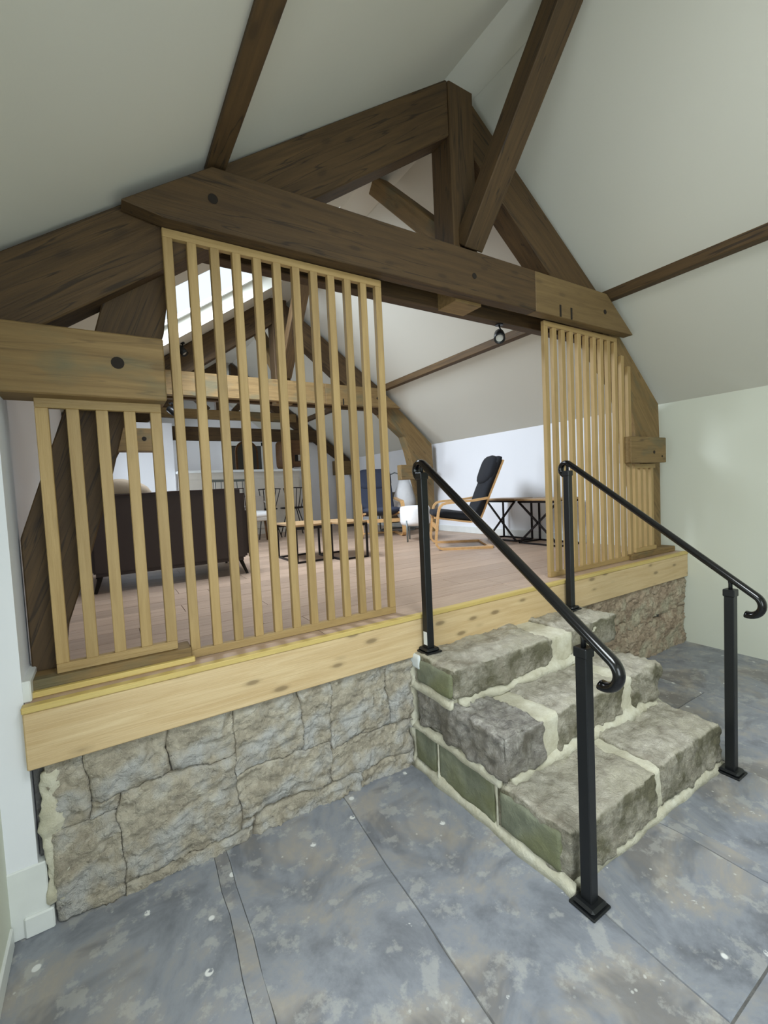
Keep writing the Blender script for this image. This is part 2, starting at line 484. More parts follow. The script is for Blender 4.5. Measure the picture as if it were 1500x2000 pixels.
# left wall of the lower room: two piers either side of a window, sill and head
lw = bpy.data.objects.new('wall_left', None); COL.objects.link(lw); struct(lw)
for a, b in (((XL - .25, YN, -.1), (XL, -1.9, 2.4)), ((XL - .25, -0.62, -.1), (XL, 0.0, 2.4)),
             ((XL - .25, -1.9, -.1), (XL, -0.62, .68)), ((XL - .25, -1.9, 1.95), (XL, -0.62, 2.4))):
    bx('wall_panel', a, b, MAT['wall'], lw)
wf = bpy.data.objects.new('window_1', None); COL.objects.link(wf); struct(wf); wf.location = (XL - .2, -1.26, .68)
for a, b in (((XL - .22, -1.9, .68), (XL - .17, -1.84, 1.95)), ((XL - .22, -.68, .68), (XL - .17, -.62, 1.95)),
             ((XL - .22, -1.84, .68), (XL - .17, -.68, .74)), ((XL - .22, -1.84, 1.89), (XL - .17, -.68, 1.95)),
             ((XL - .22, -1.285, .74), (XL - .17, -1.235, 1.89))):
    bx('window_frame', a, b, MAT['trim'], wf)
# pier at the end of the lower room's left wall (its bright face and its return)
pier = bpy.data.objects.new('wall_left_pier', None); COL.objects.link(pier); pier.location = (-.4, .1, 0); struct(pier)
bx('pier_shaft', (-.60, 0.0, .245), (-.285, .22, 2.36), MAT['white'], pier)
bx('pier_base', (-.60, -.006, .0), (-.262, .05, .245), MAT['trim'], pier, 0.004)
bx('pier_base', (-.60, .002, .243), (-.29, .05, .257), MAT['trim'], pier, 0.003)
bx('pier_plinth', (-.335, -.016, .0), (-.250, .03, .075), MAT['trim'], pier, 0.005)
bx('pier_skirting', (-.29, .004, ZU), (-.262, .22, ZU + .075), MAT['trim'], pier, 0.004)
struct(bx('baseboard_left', (XL - .02, -3.78, 0), (XL + .008, -.02, .07), MAT['trim'], None, 0.004, 'Y'))
# left wall of the upper room, with an unseen opening added for light beyond the second truss
ul = bpy.data.objects.new('wall_left_upper', None); COL.objects.link(ul); struct(ul)
for a, b in (((XLU - .2, .22, ZU), (XLU, 4.2, 2.42)), ((XLU - .2, 5.3, ZU), (XLU, YF, 2.42)),
             ((XLU - .2, 4.2, ZU), (XLU, 5.3, 1.25)), ((XLU - .2, 4.2, 2.2), (XLU, 5.3, 2.42))):
    bx('wall_panel', a, b, MAT['white'], ul)
struct(bx('baseboard_left_upper', (XLU, .5, ZU), (XLU + .015, 5.0, ZU + .09), MAT['trim'], None, 0.003, 'Y'))
struct(bx('baseboard_right_upper', (XR - .015, .3, ZU), (XR, 6.1, ZU + .09), MAT['trim'], None, 0.003, 'Y'))
# gable ends
wbk = bpy.data.objects.new('wall_back', None); COL.objects.link(wbk); struct(wbk)
prism('wall_panel', [(XL - .2, 2.15), (XR + .2, 2.15), (XR + .2, 2.2), (RX, 4.1), (XL - .2, 2.42)], YN - .2, YN, MAT['wall'], wbk)
for a, b in (((XL - .2, YN - .2, -.1), (-.2, YN, 2.15)), ((1.3, YN - .2, -.1), (XR + .2, YN, 2.15)), ((-.2, YN - .2, -.1), (1.3, YN, .55))):
    bx('wall_panel', a, b, MAT['wall'], wbk)
w4 = bpy.data.objects.new('window_4', None); COL.objects.link(w4); struct(w4); w4.location = (.55, YN - .1, .55)
for a, b in (((-.2, YN - .12, .55), (-.14, YN - .06, 2.15)), ((1.24, YN - .12, .55), (1.3, YN - .06, 2.15)), ((-.14, YN - .12, .55), (1.24, YN - .06, .61)),
             ((-.14, YN - .12, 2.09), (1.24, YN - .06, 2.15)), ((.525, YN - .12, .61), (.575, YN - .06, 2.09))):
    bx('window_frame', a, b, MAT['trim'], w4)
struct(prism('wall_far', [(XL - .2, ZU), (XR + .2, ZU), (XR + .2, 2.1), (RX, 4.1), (XL - .2, 2.4)], YF, YF + .2, MAT['white']))
struct(bx('wall_foundation', (XL - .2, .10, -.12), (XR + .1, YF, .60), MAT['mortar']))
struct(bx('floor_upper_deck', (XL - .2, 0.012, .60), (XR + .1, YF, ZU - .012), MAT['hole']))

# ------------------------------------------------------------------ lower floor: flagstones
fl = bpy.data.objects.new('floor', None); COL.objects.link(fl); struct(fl)
bx('joint_bed', (XL - .3, YN, -.12), (XR + .1, .1, -.0045), MAT['joint'], fl)


def flag(poly, seed):
    cx = sum(p[0] for p in poly) / len(poly); cy = sum(p[1] for p in poly) / len(poly)
    bm = bmesh.new(); g = 0.0014
    # resample the outline so that the edge wanders a little
    out = []
    for i, (x, y) in enumerate(poly):
        x2, y2 = poly[(i + 1) % len(poly)]; L = math.hypot(x2 - x, y2 - y); n = max(1, int(L / .12))
        for k in range(n):
            t = k / n; px, py = x + (x2 - x) * t, y + (y2 - y) * t
            w = fbm(Vector((px * 4, py * 4, 0)), 3) * .012
            px += w; py += w * .7
            dx, dy = cx - px, cy - py; dl = math.hypot(dx, dy)
            out.append((px + dx / dl * g - cx, py + dy / dl * g - cy))
    tp = random.uniform(-.0012, .0012)
    a = [bm.verts.new((x * .993, y * .993, tp)) for x, y in out]
    b = [bm.verts.new((x, y, tp - .006)) for x, y in out]
    c = [bm.verts.new((x, y, -.05)) for x, y in out]
    bm.faces.new(a)
    m = len(out)
    for i in range(m):
        j = (i + 1) % m
        bm.faces.new((a[i], b[i], b[j], a[j])); bm.faces.new((b[i], c[i], c[j], b[j]))
    bmesh.ops.recalc_face_normals(bm, faces=bm.faces)
    me = bpy.data.meshes.new('flagstone'); bm.to_mesh(me); bm.free()
    return link('flagstone', me, MAT['flag'], fl, (cx, cy, 0))


lines = [lambda y: XL - .1, lambda y: .285 + .09 * (y + .1) * .5, lambda y: .335 + .08 * (y + .1) * .5, lambda y: .885 + .06 * y,
         lambda y: 1.42 + .05 * y, lambda y: 1.93 - .06 * (y + .9), lambda y: 2.0 - .06 * (y + .9), lambda y: 2.66 + .02 * y, lambda y: 3.4, lambda y: XR + .02]
rows = [[-3.8, -3.0, -2.4, .04], [-3.8, .04], [-3.8, -2.9, -1.75, .04], [-3.8, -3.3, -2.2, .04], [-3.8, -2.6, -1.45, .04],
        [-3.8, .04], [-3.8, -2.4, -1.34, .04], [-3.8, -3, -1.9, -.55, .04], [-3.8, -2.2, -.93, .04]]
for i, rw in enumerate(rows):
    for y0, y1 in zip(rw, rw[1:]):
        flag([(lines[i](y0), y0), (lines[i + 1](y0), y0), (lines[i + 1](y1), y1), (lines[i](y1), y1)], i)

# ------------------------------------------------------------------ upper floor: laminate planks running across the room
uf = bpy.data.objects.new('floor_upper', None); COL.objects.link(uf); struct(uf); uf.location = (0, 0, ZU)
PW, PLn = 0.193, 1.38
pm = {}
y = -0.011; r = 0
while y < YF:
    y2 = min(y + PW, YF); x = XL - random.uniform(.0, PLn * .8)
    while x < XR:
        x0, x1 = max(x, -.284 if y < .2 else XLU), min(x + PLn, XR)
        if x1 - x0 > .02:
            key = (round(x1 - x0, 2), round(y2 - y, 3))
            L, wd = x1 - x0, y2 - y
            bm = bmesh.new(); bmesh.ops.create_cube(bm, size=1.0)
            for v in bm.verts:
                k = 0.0012 if v.co.z > 0 else 0
                v.co = Vector((v.co.x * (L - .001) - math.copysign(k, v.co.x), v.co.y * (wd - .001) - math.copysign(k, v.co.y), v.co.z * .012))
            o = link('plank', bm_done(bm, 'plank'), MAT['plank']); o.location = ((x0 + x1) / 2, (y + y2) / 2, ZU - .006); attach(o, uf)
        x += PLn
    y = y2; r += 1

# ------------------------------------------------------------------ rubble wall below the timber sill
def rubble_wall(wname, xs0, xs1, mat_a, mat_b, cells):
    root = bpy.data.objects.new(wname, None); COL.objects.link(root); struct(root); root.location = (xs0, 0, 0)
    bx('mortar_core', (xs0 - .03, .030, -.02), (xs1 + .03, .12, .60), MAT['joint'], root)
    for idx, (x0, x1, z0, z1) in enumerate(cells):
        d = .0075; nx = max(3, int((x1 - x0) / d)); nz = max(3, int((z1 - z0) / d))
        cx, cz = (x0 + x1) / 2, (z0 + z1) / 2
        bm = bmesh.new(); grid = []
        bulge = random.uniform(-.006, .010)
        for i in range(nx + 1):
            row = []
            for k in range(nz + 1):
                u, w = i / nx, k / nz
                x = x0 + (x1 - x0) * u; z = z0 + (z1 - z0) * w
                e = min(u * (x1 - x0), (1 - u) * (x1 - x0), w * (z1 - z0), (1 - w) * (z1 - z0))
                gap = .001
                xx = x + (gap if u < .5 else -gap) * (e < .004); zz = z + (gap if w < .5 else -gap) * (e < .004)
                P = Vector((x, idx * .0, z))
                xx += fbm(Vector((x * 5, 3, z * 5)), 3) * .024 * min(1, min(x - xs0, xs1 - x) * 8); zz += fbm(Vector((x * 5, 11, z * 5)), 3) * .020 * min(1, max(0, (.6 - z)) * 12) * min(1, max(0, z) * 12)
                jn = max(0.0, .30 + fbm(Vector((x * 3.1, 40, z * 3.1)), 2) * 1.9)
                dep = -.010 - bulge * .5 + .020 * jn * math.exp(-e / .007)
                ridge = 1 - abs(fbm(Vector((x * 7 + idx, 0, z * 9)), 3)) * 2
                dep -= fbm(Vector((x * 5, 2.0, z * 7)), 4) * .017 + fbm(Vector((x * 19, 5, z * 26)), 5) * .012 + abs(fbm(Vector((x * 48, 7, z * 60)), 4)) * .016 + ridge * .006
                dep = min(dep, .03)
                row.append(bm.verts.new((xx - cx, dep, zz - cz)))
            grid.append(row)
        for i in range(nx):
            for k in range(nz): bm.faces.new((grid[i][k], grid[i + 1][k], grid[i + 1][k + 1], grid[i][k + 1]))
        rim = [grid[i][0] for i in range(nx + 1)] + [grid[nx][k] for k in range(1, nz + 1)] + [grid[i][nz] for i in range(nx - 1, -1, -1)] + [grid[0][k] for k in range(nz - 1, 0, -1)]
        back = [bm.verts.new((v.co.x, .06, v.co.z)) for v in rim]
        for i in range(len(rim)): bm.faces.new((rim[i], back[i], back[(i + 1) % len(rim)], rim[(i + 1) % len(rim)]))
        o = link('stone', bm_done(bm, 'stone'), mat_a if idx % 3 else mat_b, root, (cx, 0, cz), smooth=True)
    return root


LC = [(-.12, -.03, .33, .40), (.40, .46, .05, .09), (-.245, -.12, .33, .60), (-.245, -.03, .0, .33), (-.12, .155, .40, .60), (-.03, .40, .05, .40), (-.03, .46, -.01, .05), (.155, .40, .40, .60),
      (.40, .70, .30, .60), (.40, .85, .09, .30), (.46, 1.00, -.01, .09), (.70, .86, .30, .60), (.86, 1.18, .26, .60), (.85, 1.33, .09, .26), (1.0, 1.33, -.01, .09), (1.18, 1.33, .26, .60)]
rubble_wall('wall_front_left', -.25, 1.335, MAT['rubble'], MAT['rubble'], LC)
RC = [(2.58, 2.98, .30, .60), (2.98, 3.42, .36, .60), (3.42, 3.80, .30, .60), (3.80, 4.34, .33, .60), (2.58, 3.12, -.01, .30), (3.12, 3.42, .02, .36),
      (3.42, 3.98, -.01, .30), (3.98, 4.34, -.01, .33)]
rubble_wall('wall_front_right', 2.575, 4.345, MAT['rubble_warm'], MAT['rubble_warm'], RC)
o = rough_block('plaster_remnant', (-.268, -.018, .08), (-.20, .03, .57), MAT['mortar'], None, .012, .012, .014, 3.0)
attach(o, bpy.data.objects['wall_front_left'])

# ------------------------------------------------------------------ timber sill along the platform edge
fb = thing('sill_beam', (2.0, 0, .7), 'long new pine beam capping the rubble wall along the platform edge', 'beam')
bx('fascia_board', (-.285, -.045, .598), (4.343, .010, .797), MAT['fascia'], fb, .004)
bx('nosing', (-.287, -.050, .797), (4.344, -.012, .820), MAT['nosing'], fb, .003)
pl = bx('sole_plate', (-.275, .055, ZU), (.268, .165, .872), MAT['truss_light'], None, .004)
tag(pl, 'weathered sole plate on the platform under the short left slats', 'plank')
pl2 = bx('sole_plate', (3.62, .05, ZU), (4.33, .19, .862), MAT['truss_light'], None, .004)
tag(pl2, 'brown sole plate on the platform under the short right slats', 'plank')
tm = bx('threshold_strip', (-.275, .030, ZU), (.275, .054, .838), MAT['nosing'], None, .003)
tag(tm, 'thin pine strip laid along the foot of the left sole plate', 'strip')

# ------------------------------------------------------------------ roof trusses
def truss(Y, label, lh, third=False):
    T = thing('roof_truss', (RX, Y + .15, ZU), label, 'truss', 'roof trusses')
    t, tl = MAT['truss'], MAT['truss_light']
    y0, y1 = Y + .10, Y + .25
    # principal rafters
    prism('principal_rafter', [(-.29, 2.055), (1.85, 3.545), (1.85, 3.865), (-.29, 2.365)], y0, y1, t, T, math.atan(.70), .005)
    prism('principal_rafter', [(2.04, 3.49), (2.25, 3.32), (2.72, 2.95), (3.34, 2.54), (3.42, 2.84), (2.04, 3.80)], y0, y1, t, T, -math.atan(.68), .005)
    # cruck legs
    prism('cruck_leg', [(-.276, ZU), (-.276, 1.376), (-.112, 1.857), (.011, 2.18), (.057, 2.34), (.20, 2.60), (.334, 2.66), (.259, 2.193), (.115, 1.917), (.025, 1.572), (-.066, 1.274), (-.159, 1.006), (-.185, ZU)],
          Y + .17, Y + .33, t, T, math.radians(68), .005)
    prism('cruck_leg', [(3.32, 2.62), (3.42, 2.835), (4.235, 2.14), (4.25, 1.80), (4.25, ZU), (4.09, ZU), (4.00, 1.34), (3.92, 1.61), (3.82, 2.02), (3.74, 2.24), (3.39, 2.52)],
          Y + .13, Y + .29, tl if Y > 1 else tl, T, math.radians(-48), .005)
    # paired collar
    cb = prism('collar_beam', [(.125, 2.625), (.275, 2.598), (2.46, 2.608), (2.46, 2.864), (.466, 2.855)], Y + .004, Y + .085, t if Y < 1 else tl, T, 0.0, .004)
    ce = prism('collar_end', [(2.462, 2.608), (3.61, 2.615), (3.26, 2.868), (2.462, 2.864)], Y + .004, Y + .085, MAT['truss_mid'] if Y < 1 else tl, T, 0.0, .004)
    for x in (2.70, 2.82):
        bx('notch', (x, Y + .002, 2.612), (x + .018, Y + .006, 2.69), MAT['hole'], ce)
    for x, z, r in ((.46, 2.723, .020), (1.918, 2.717, .017), (3.232, 2.73, .017)):
        disc_on('bolt_hole', (x, Y + .0035, z), (0, -1, 0), r, .004, MAT['hole'], cb)
    prism('collar_beam', [(.30, 2.61), (3.55, 2.61), (3.26, 2.868), (.466, 2.855)], Y + .252, Y + .33, t, T, 0.0, .004)
    bx('spacer_block', (1.84, Y + .085, 2.592), (2.05, Y + .252, 2.70), tl, T, .003)
    # king post
    bx('king_post', (1.85, Y + .09, 2.74), (2.04, Y + .27, 3.875), t, T, .006, 'Z')
    # braces to the ridge, towards and away from the viewer
    beam('ridge_brace', (1.96, Y + .09, 2.93), (1.98, Y - .70, 3.90), .145, .12, t, T, .005)
    if not third:
        beam('ridge_brace', (1.94, Y + .27, 3.06), (1.94, Y + 1.02, 3.81), .13, .12, tl, T, .005)
    # stub ties at the eaves
    hl = bx('stub_tie', (XLU + .005, Y, lh[0]), (lh[2], Y + .16, lh[1]), tl, T, .005)
    disc_on('bolt_hole', (lh[2] - .16, Y - .0005, (lh[0] + lh[1]) / 2 + .01), (0, -1, 0), .022, .004, MAT['hole'], hl)
    hr = bx('stub_tie', (3.58, Y + .02, 1.612), (4.13, Y + .12, 1.825), tl, T, .005)
    disc_on('bolt_hole', (3.93, Y + .0195, 1.70), (0, -1, 0), .014, .004, MAT['hole'], hr)
    disc_on('bolt_hole', (4.06, Y + .0195, 1.665), (0, -1, 0), .009, .004, MAT['hole'], hr)
    return T


truss(0.0, 'nearest dark brown timber truss above the slatted screens and steps', (1.885, 2.125, .235))
truss(3.25, 'middle brown timber truss crossing the lounge behind the armchairs', (2.00, 2.235, .545))

# third truss carries doubled low tie beams and short struts
t3 = thing('roof_truss', (RX, 6.3, ZU), 'farthest dark truss with doubled beams above the white bar counter', 'truss', 'roof trusses')
Y3 = 6.2
d, tl = MAT['truss'], MAT['truss_light']
prism('principal_rafter', [(-.25, 2.10), (1.85, 3.60), (1.85, 3.86), (-.25, 2.39)], Y3, Y3 + .15, d, t3, math.atan(.70), .005)
prism('principal_rafter', [(2.04, 3.55), (4.33, 1.92), (4.33, 2.13), (2.04, 3.84)], Y3, Y3 + .15, d, t3, -math.atan(.74), .005)
bx('collar_beam', (.75, Y3 - .02, 2.845), (3.20, Y3 + .08, 3.00), tl, t3, .004)
bx('collar_beam', (.75, Y3 - .02, 2.475), (3.62, Y3 + .10, 2.70), d, t3, .004)
bx('king_post', (1.75, Y3, 3.00), (1.93, Y3 + .15, 3.86), d, t3, .004, 'Z')
beam('strut', (1.62, Y3 + .06, 3.00), (1.28, Y3 + .06, 3.36), .10, .10, d, t3)
beam('strut', (2.06, Y3 + .06, 3.00), (2.40, Y3 + .06, 3.36), .10, .10, d, t3)
bx('stub_tie', (3.95, Y3 - .05, 1.82), (4.33, Y3 + .12, 2.10), tl, t3, .004)
bx('stud', (3.20, Y3 - .01, 2.33), (3.28, Y3 + .08, 2.48), d, t3, .003, 'Z')
bx('stud', (4.03, Y3 - .02, ZU), (4.09, Y3 + .06, 2.34), d, t3, .003, 'Z')

# purlins lying along the slopes
def purlin(x, z, y0, y1, label, w=.075, h=.075, g='purlins'):
    o = bx('purlin', (x - w / 2, y0, z - h / 2), (x + w / 2, y1, z + h / 2), MAT['truss'], None, .004, 'Y')
    return tag(o, label, 'purlin', g)
purlin(.49, 2.912, YN, .09, 'brown purlin on the left ceiling slope, running towards the viewer')
purlin(3.36, 2.885, YN, .10, 'brown purlin on the right ceiling slope, running towards the viewer')
purlin(3.36, 2.880, .34, 3.34, 'brown purlin on the right slope between the nearest and middle trusses')
purlin(3.36, 2.880, 3.60, 6.19, 'thin brown purlin on the right slope beyond the middle truss')

# ------------------------------------------------------------------ rooflight frames with glass
glass = NT('rooflight_glass'); glass.b.inputs['Transmission Weight'].default_value = 1.0; glass.b.inputs['Roughness'].default_value = 0.0
glass.b.inputs['IOR'].default_value = 1.05
for n, (x0, x1, y0, y1) in (('window_2', SK1), ('window_3', SK2), ('added_window_5', SK0)):  # the last one frames the added rooflight behind the viewer
    w = bpy.data.objects.new(n, None); COL.objects.link(w); struct(w); w.location = ((x0 + x1) / 2, (y0 + y1) / 2, zl((x0 + x1) / 2) + .2)
    for (xa, xb, ya, yb) in ((x0, x1, y0, y0 + .06), (x0, x1, y1 - .06, y1), (x0, x0 + .06, y0 + .06, y1 - .06), (x1 - .06, x1, y0 + .06, y1 - .06)):
        prism('window_frame', [(xa, zl(xa) + .17), (xb, zl(xb) + .17), (xb, zl(xb) + .215), (xa, zl(xa) + .215)], ya, yb, MAT['trim'], w, math.atan(.69))

# ------------------------------------------------------------------ slatted screens
def screen(label, xs, z0, z1, sw=.043, y0=.075, y1=.104, tops=None, rail_top=.035, rail_bot=.035, x_end=None):
    R = thing('slatted_screen', ((xs[0] + xs[-1]) / 2, (y0 + y1) / 2, z0), label, 'screen', 'slatted pine screens')
    xa, xb = xs[0], (x_end or xs[-1] + sw)
    if rail_bot: bx('bottom_rail', (xa, y0, z0), (xb, y1, z0 + rail_bot), MAT['pine'], R, .002)
    if rail_top:
        e = xb
        if tops:
            e = max([x + sw for x, tz in zip(xs, tops) if tz >= z1 - .001])
        bx('top_rail', (xa, y0, z1 - rail_top), (e, y1, z1), MAT['pine'], R, .002)
    zb = z0 + (rail_bot or 0)
    me = None
    for i, x in enumerate(xs):
        zt = (tops[i] if tops else z1); zt = zt - rail_top if zt >= z1 - .001 else zt
        L = zt - zb
        if me is None or abs(L - Lp) > 1e-4:
            bm = bmesh.new(); bmesh.ops.create_cube(bm, size=1.0)
            for v in bm.verts: v.co = Vector((v.co.x * L, v.co.y * (y1 - y0), v.co.z * sw))
            me = bm_done(bm, 'slat', .002); me.materials.append(MAT['pine']); Lp = L
        o = bpy.data.objects.new('slat', me); COL.objects.link(o)
        o.location = (x + sw / 2, (y0 + y1) / 2, (zt + zb) / 2); o.rotation_euler = (0, -PI / 2, 0); attach(o, R)
    return R


screen('short five-slat pine screen at the far left below the knotty stub tie', [-.192 + .0925 * i for i in range(5)], .873, 1.885, .040)
screen('tall twelve-slat pine screen left of the steps, rising to the collar', [.268 + .0915 * i for i in range(12)], ZU + .001, 2.597, .037)
xs = [2.625 + .0935 * i for i in range(12)]
tops = []
for i, x in enumerate(xs):
    tops.append(2.60 if x < 3.50 else 2.52 - .8 * (x - 3.50))
screen('tall pine slat screen to the right of the steps beside the black handrail', xs, ZU + .001, 2.60, .040, tops=tops)
screen('short pine slat screen by the right wall below the small stub tie', [3.735 + .084 * i for i in range(4)], .863, 1.605, .038, x_end=4.06)

# ------------------------------------------------------------------ stone steps
st = thing('stone_steps', (1.95, -.5, 0), 'three worn stone steps with pale mortar joints leading up to the platform', 'steps')
SX0, SX1 = 1.335, 2.585
# mortar core in three lifts
bx('mortar', (SX0 + .022, -.945, 0), (SX1 - .02, -.01, .200), MAT['mortar'], st, .006)
bx('mortar', (SX0 + .03, -.630, .20), (SX1 - .02, -.01, .41), MAT['mortar'], st, .006)
bx('mortar', (SX0 + .022, -.320, .41), (SX1 + .03, -.01, .595), MAT['mortar'], st, .006)
fillet = bmesh.new()
def fil(name, poly3):  # sloping mortar fillet along a line: triangular section
    (a, b, out, up) = poly3
    a, b, out, up = Vector(a), Vector(b), Vector(out), Vector(up); c = (a + b) / 2
    bm = bmesh.new(); N = 24; R = []
    for i in range(N + 1):
        p = a + (b - a) * i / N; k = 1 + fbm(p * 6, 3) * .7; k2 = 1 + fbm(p * 6 + Vector((5, 5, 5)), 3) * .7
        R.append([bm.verts.new(p - c - out * .3 - up * .1), bm.verts.new(p - c + out * k - up * .02), bm.verts.new(p - c + (out * .35) * k + up * .4 * k2), bm.verts.new(p - c - out * .3 + up * k2)])
    for i in range(N):
        for k in range(4): bm.faces.new((R[i][k], R[i][(k + 1) % 4], R[i + 1][(k + 1) % 4], R[i + 1][k]))
    bm.faces.new(R[0]); bm.faces.new(R[-1][::-1])
    link(name, bm_done(bm, name), MAT['mortar'], st, c, smooth=True)
fil('mortar_fillet', ((SX0, -.985, .0), (SX0, -.01, .0), (-.022, 0, 0), (0, 0, .055)))
fil('mortar_fillet', ((SX0, -.955, .0), (SX1, -.955, .0), (0, -.020, 0), (0, 0, .04)))
fil('mortar_fillet', ((SX0 + .05, -.645, .222), (SX1, -.645, .222), (0, -.035, 0), (0, 0, .05)))
fil('mortar_fillet', ((SX0 + .05, -.335, .438), (SX1 - .03, -.335, .438), (0, -.04, 0), (0, 0, .06)))
# (corners, material, radius, amplitude)
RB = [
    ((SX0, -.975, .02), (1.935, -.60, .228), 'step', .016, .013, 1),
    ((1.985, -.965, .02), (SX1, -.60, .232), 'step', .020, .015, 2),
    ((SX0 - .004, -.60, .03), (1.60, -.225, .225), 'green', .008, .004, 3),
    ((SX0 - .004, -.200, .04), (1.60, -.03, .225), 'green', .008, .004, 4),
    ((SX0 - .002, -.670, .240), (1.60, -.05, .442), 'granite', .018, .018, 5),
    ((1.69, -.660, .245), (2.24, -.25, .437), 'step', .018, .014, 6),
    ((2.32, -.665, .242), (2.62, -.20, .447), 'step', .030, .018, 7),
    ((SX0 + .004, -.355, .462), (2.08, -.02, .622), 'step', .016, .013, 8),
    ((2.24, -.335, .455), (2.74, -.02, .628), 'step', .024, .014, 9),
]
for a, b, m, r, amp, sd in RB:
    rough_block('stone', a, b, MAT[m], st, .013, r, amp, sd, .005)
for a, b in (((1.90, -.958, .03), (2.02, -.55, .217)), ((1.57, -.652, .24), (1.72, -.20, .430)), ((2.21, -.648, .24), (2.35, -.20, .430)), ((2.05, -.338, .45), (2.27, -.02, .612))):
    rough_block('mortar', a, b, MAT['mortar'], st, .02, .01, .006, a[0], .004)
# green faced end stones on the left side
rough_block('stone', (SX0 - .008, -.93, .045), (SX0 + .05, -.63, .200), MAT['green'], st, .018, .010, .004, 12)
rough_block('stone', (SX0 - .004, -.335, .475), (SX0 + .05, -.06, .600), MAT['green'], st, .018, .010, .005, 13)
fil('mortar_fillet', ((SX0 + .004, -.64, .216), (SX0 + .004, -.01, .216), (-.016, 0, 0), (0, 0, .040)))
fil('mortar_fillet', ((SX0 + .006, -.34, .432), (SX0 + .006, -.01, .432), (-.016, 0, 0), (0, 0, .050)))
fil('mortar_fillet', ((SX0 + .010, -.012, .0), (SX0 + .010, -.012, .60), (-.030, 0, 0), (0, -.035, 0)))
fil('mortar_fillet', ((SX0 + .004, -.615, .03), (SX0 + .004, -.615, .22), (-.010, 0, 0), (0, .022, 0)))
fil('mortar_fillet', ((SX0 + .004, -.222, .03), (SX0 + .004, -.222, .22), (-.010, 0, 0), (0, .022, 0)))
rough_block('paint_patch', (SX0 - .010, -.10, .545), (SX0 + .05, -.015, .622), MAT['paint'], st, .014, .012, .004, 14)

# ------------------------------------------------------------------ handrails
def handrail(label, xa, xb, ya, yb, za, zb):
    """a = lower post on the floor, b = upper post on the top step"""
    H = thing('handrail', ((xa + xb) / 2, (ya + yb) / 2, 0), label, 'handrail', 'black handrails beside the steps')
    k = MAT['black']
    def px(y): return xa + (xb - xa) * (y - ya) / (yb - ya)
    sl = .682
    zc = lambda y: .985 + sl * (y - ya)          # rail centre line
    for (x, y, z) in ((xa, ya, za), (xb, yb, zb)):
        top = zc(y) - .055
        p = bx('post', (x - .021, y - .021, z), (x + .021, y + .021, top), k, H, .003, 'Z')
        bx('post_cap', (x - .025, y - .025, top - .035), (x + .025, y + .025, top), k, p, .003)
        pb = bx('base_plate', (x - .05, y - .05, z), (x + .05, y + .05, z + .010), k, p, .003)
        bx('base_cover', (x - .043, y - .043, z + .008), (x + .043, y + .043, z + .026), k, p, .010)
        tube('rail_bracket', [(x, y, top - .01), (x, y, top + .025), (x, y + .004, zc(y + .004) - .006)], .009, k, p)
    pts = []
    f = lambda u, v: (px(u), u, v)
    th = math.atan(sl)
    # lower scroll: comes down the slope, turns under and back towards the wall
    yl = ya - .105; R1 = .052
    c1 = (yl - math.sin(th) * -R1 * 1.0, zc(yl) - math.cos(th) * R1)
    pts += arc(c1, R1, -PI * .42, -PI - (PI / 2 - th), 14, f)[:]
    ye = yb - .015
    n = 10
    for i in range(1, n): pts.append(f(yl + (ye - yl) * i / n, zc(yl + (ye - yl) * i / n)))
    R2 = .042
    c2 = (ye + math.sin(th) * R2, zc(ye) - math.cos(th) * R2)
    pts += arc(c2, R2, PI / 2 + th, -PI * .35, 16, f)
    rl = tube('rail', pts, .024, MAT['blackgloss'], H, n=16, wide=.72, up=(1, 0, 0))
    rl.data.name = 'rail'
    return H


# flat bar needs its wide side sideways: swap by rotating frame (up = X gives the narrow side to X)
def handrail_fix(H):
    return H
h1 = handrail('left black steel handrail, nearer the viewer, with a white sticker on its upper post', 1.350, 1.405, -1.030, -.085, 0.0, .625)
h2 = handrail('right black steel handrail between the steps and the right wall', 2.560, 2.615, -1.012, -.085, 0.0, .628)
bx('sticker', (1.3835, -.100, .665), (1.3845, -.070, .735), MAT['label'], h1)['label'] = 'white sticker'

# ------------------------------------------------------------------ spotlights on the trusses
def spot(loc, aim, label):
    R = thing('spotlight', loc, label, 'lamp', 'black spotlights on the trusses')
    q = Vector(aim).normalized(); L = Vector(loc)
    disc_on('mount', L + Vector((0, 0, .035)), (0, 0, 1), .028, .014, MAT['black'], R)
    tube('arm', [L + Vector((0, 0, .03)), L + Vector((.012, 0, .0)), L + Vector((0, 0, -.02))], .006, MAT['black'], R)
    c = L + Vector((0, 0, -.045))
    h = lathe('lamp_head', [(.018, -.055), (.034, -.045), (.038, .0), (.038, .05), (.030, .052), (.028, .03)], MAT['black'], None, c, 18)
    h.rotation_euler = q.to_track_quat('Z', 'Y').to_euler(); attach(h, R)
    disc_on('lens', c + q * .032, q, .026, .006, MAT['lens'], h)
    return R
spot((2.42, .29, 2.575), (-.5, -.5, -.55), 'black spotlight under the nearest collar beam, right of centre')
spot((.80, 3.20, 3.10), (.35, -.3, -.6), 'black spotlight perched on the left rafter of the middle truss')
spot((.66, 3.20, 2.46), (.6, -.2, -.5), 'black spotlight hanging at the left end of the middle truss')

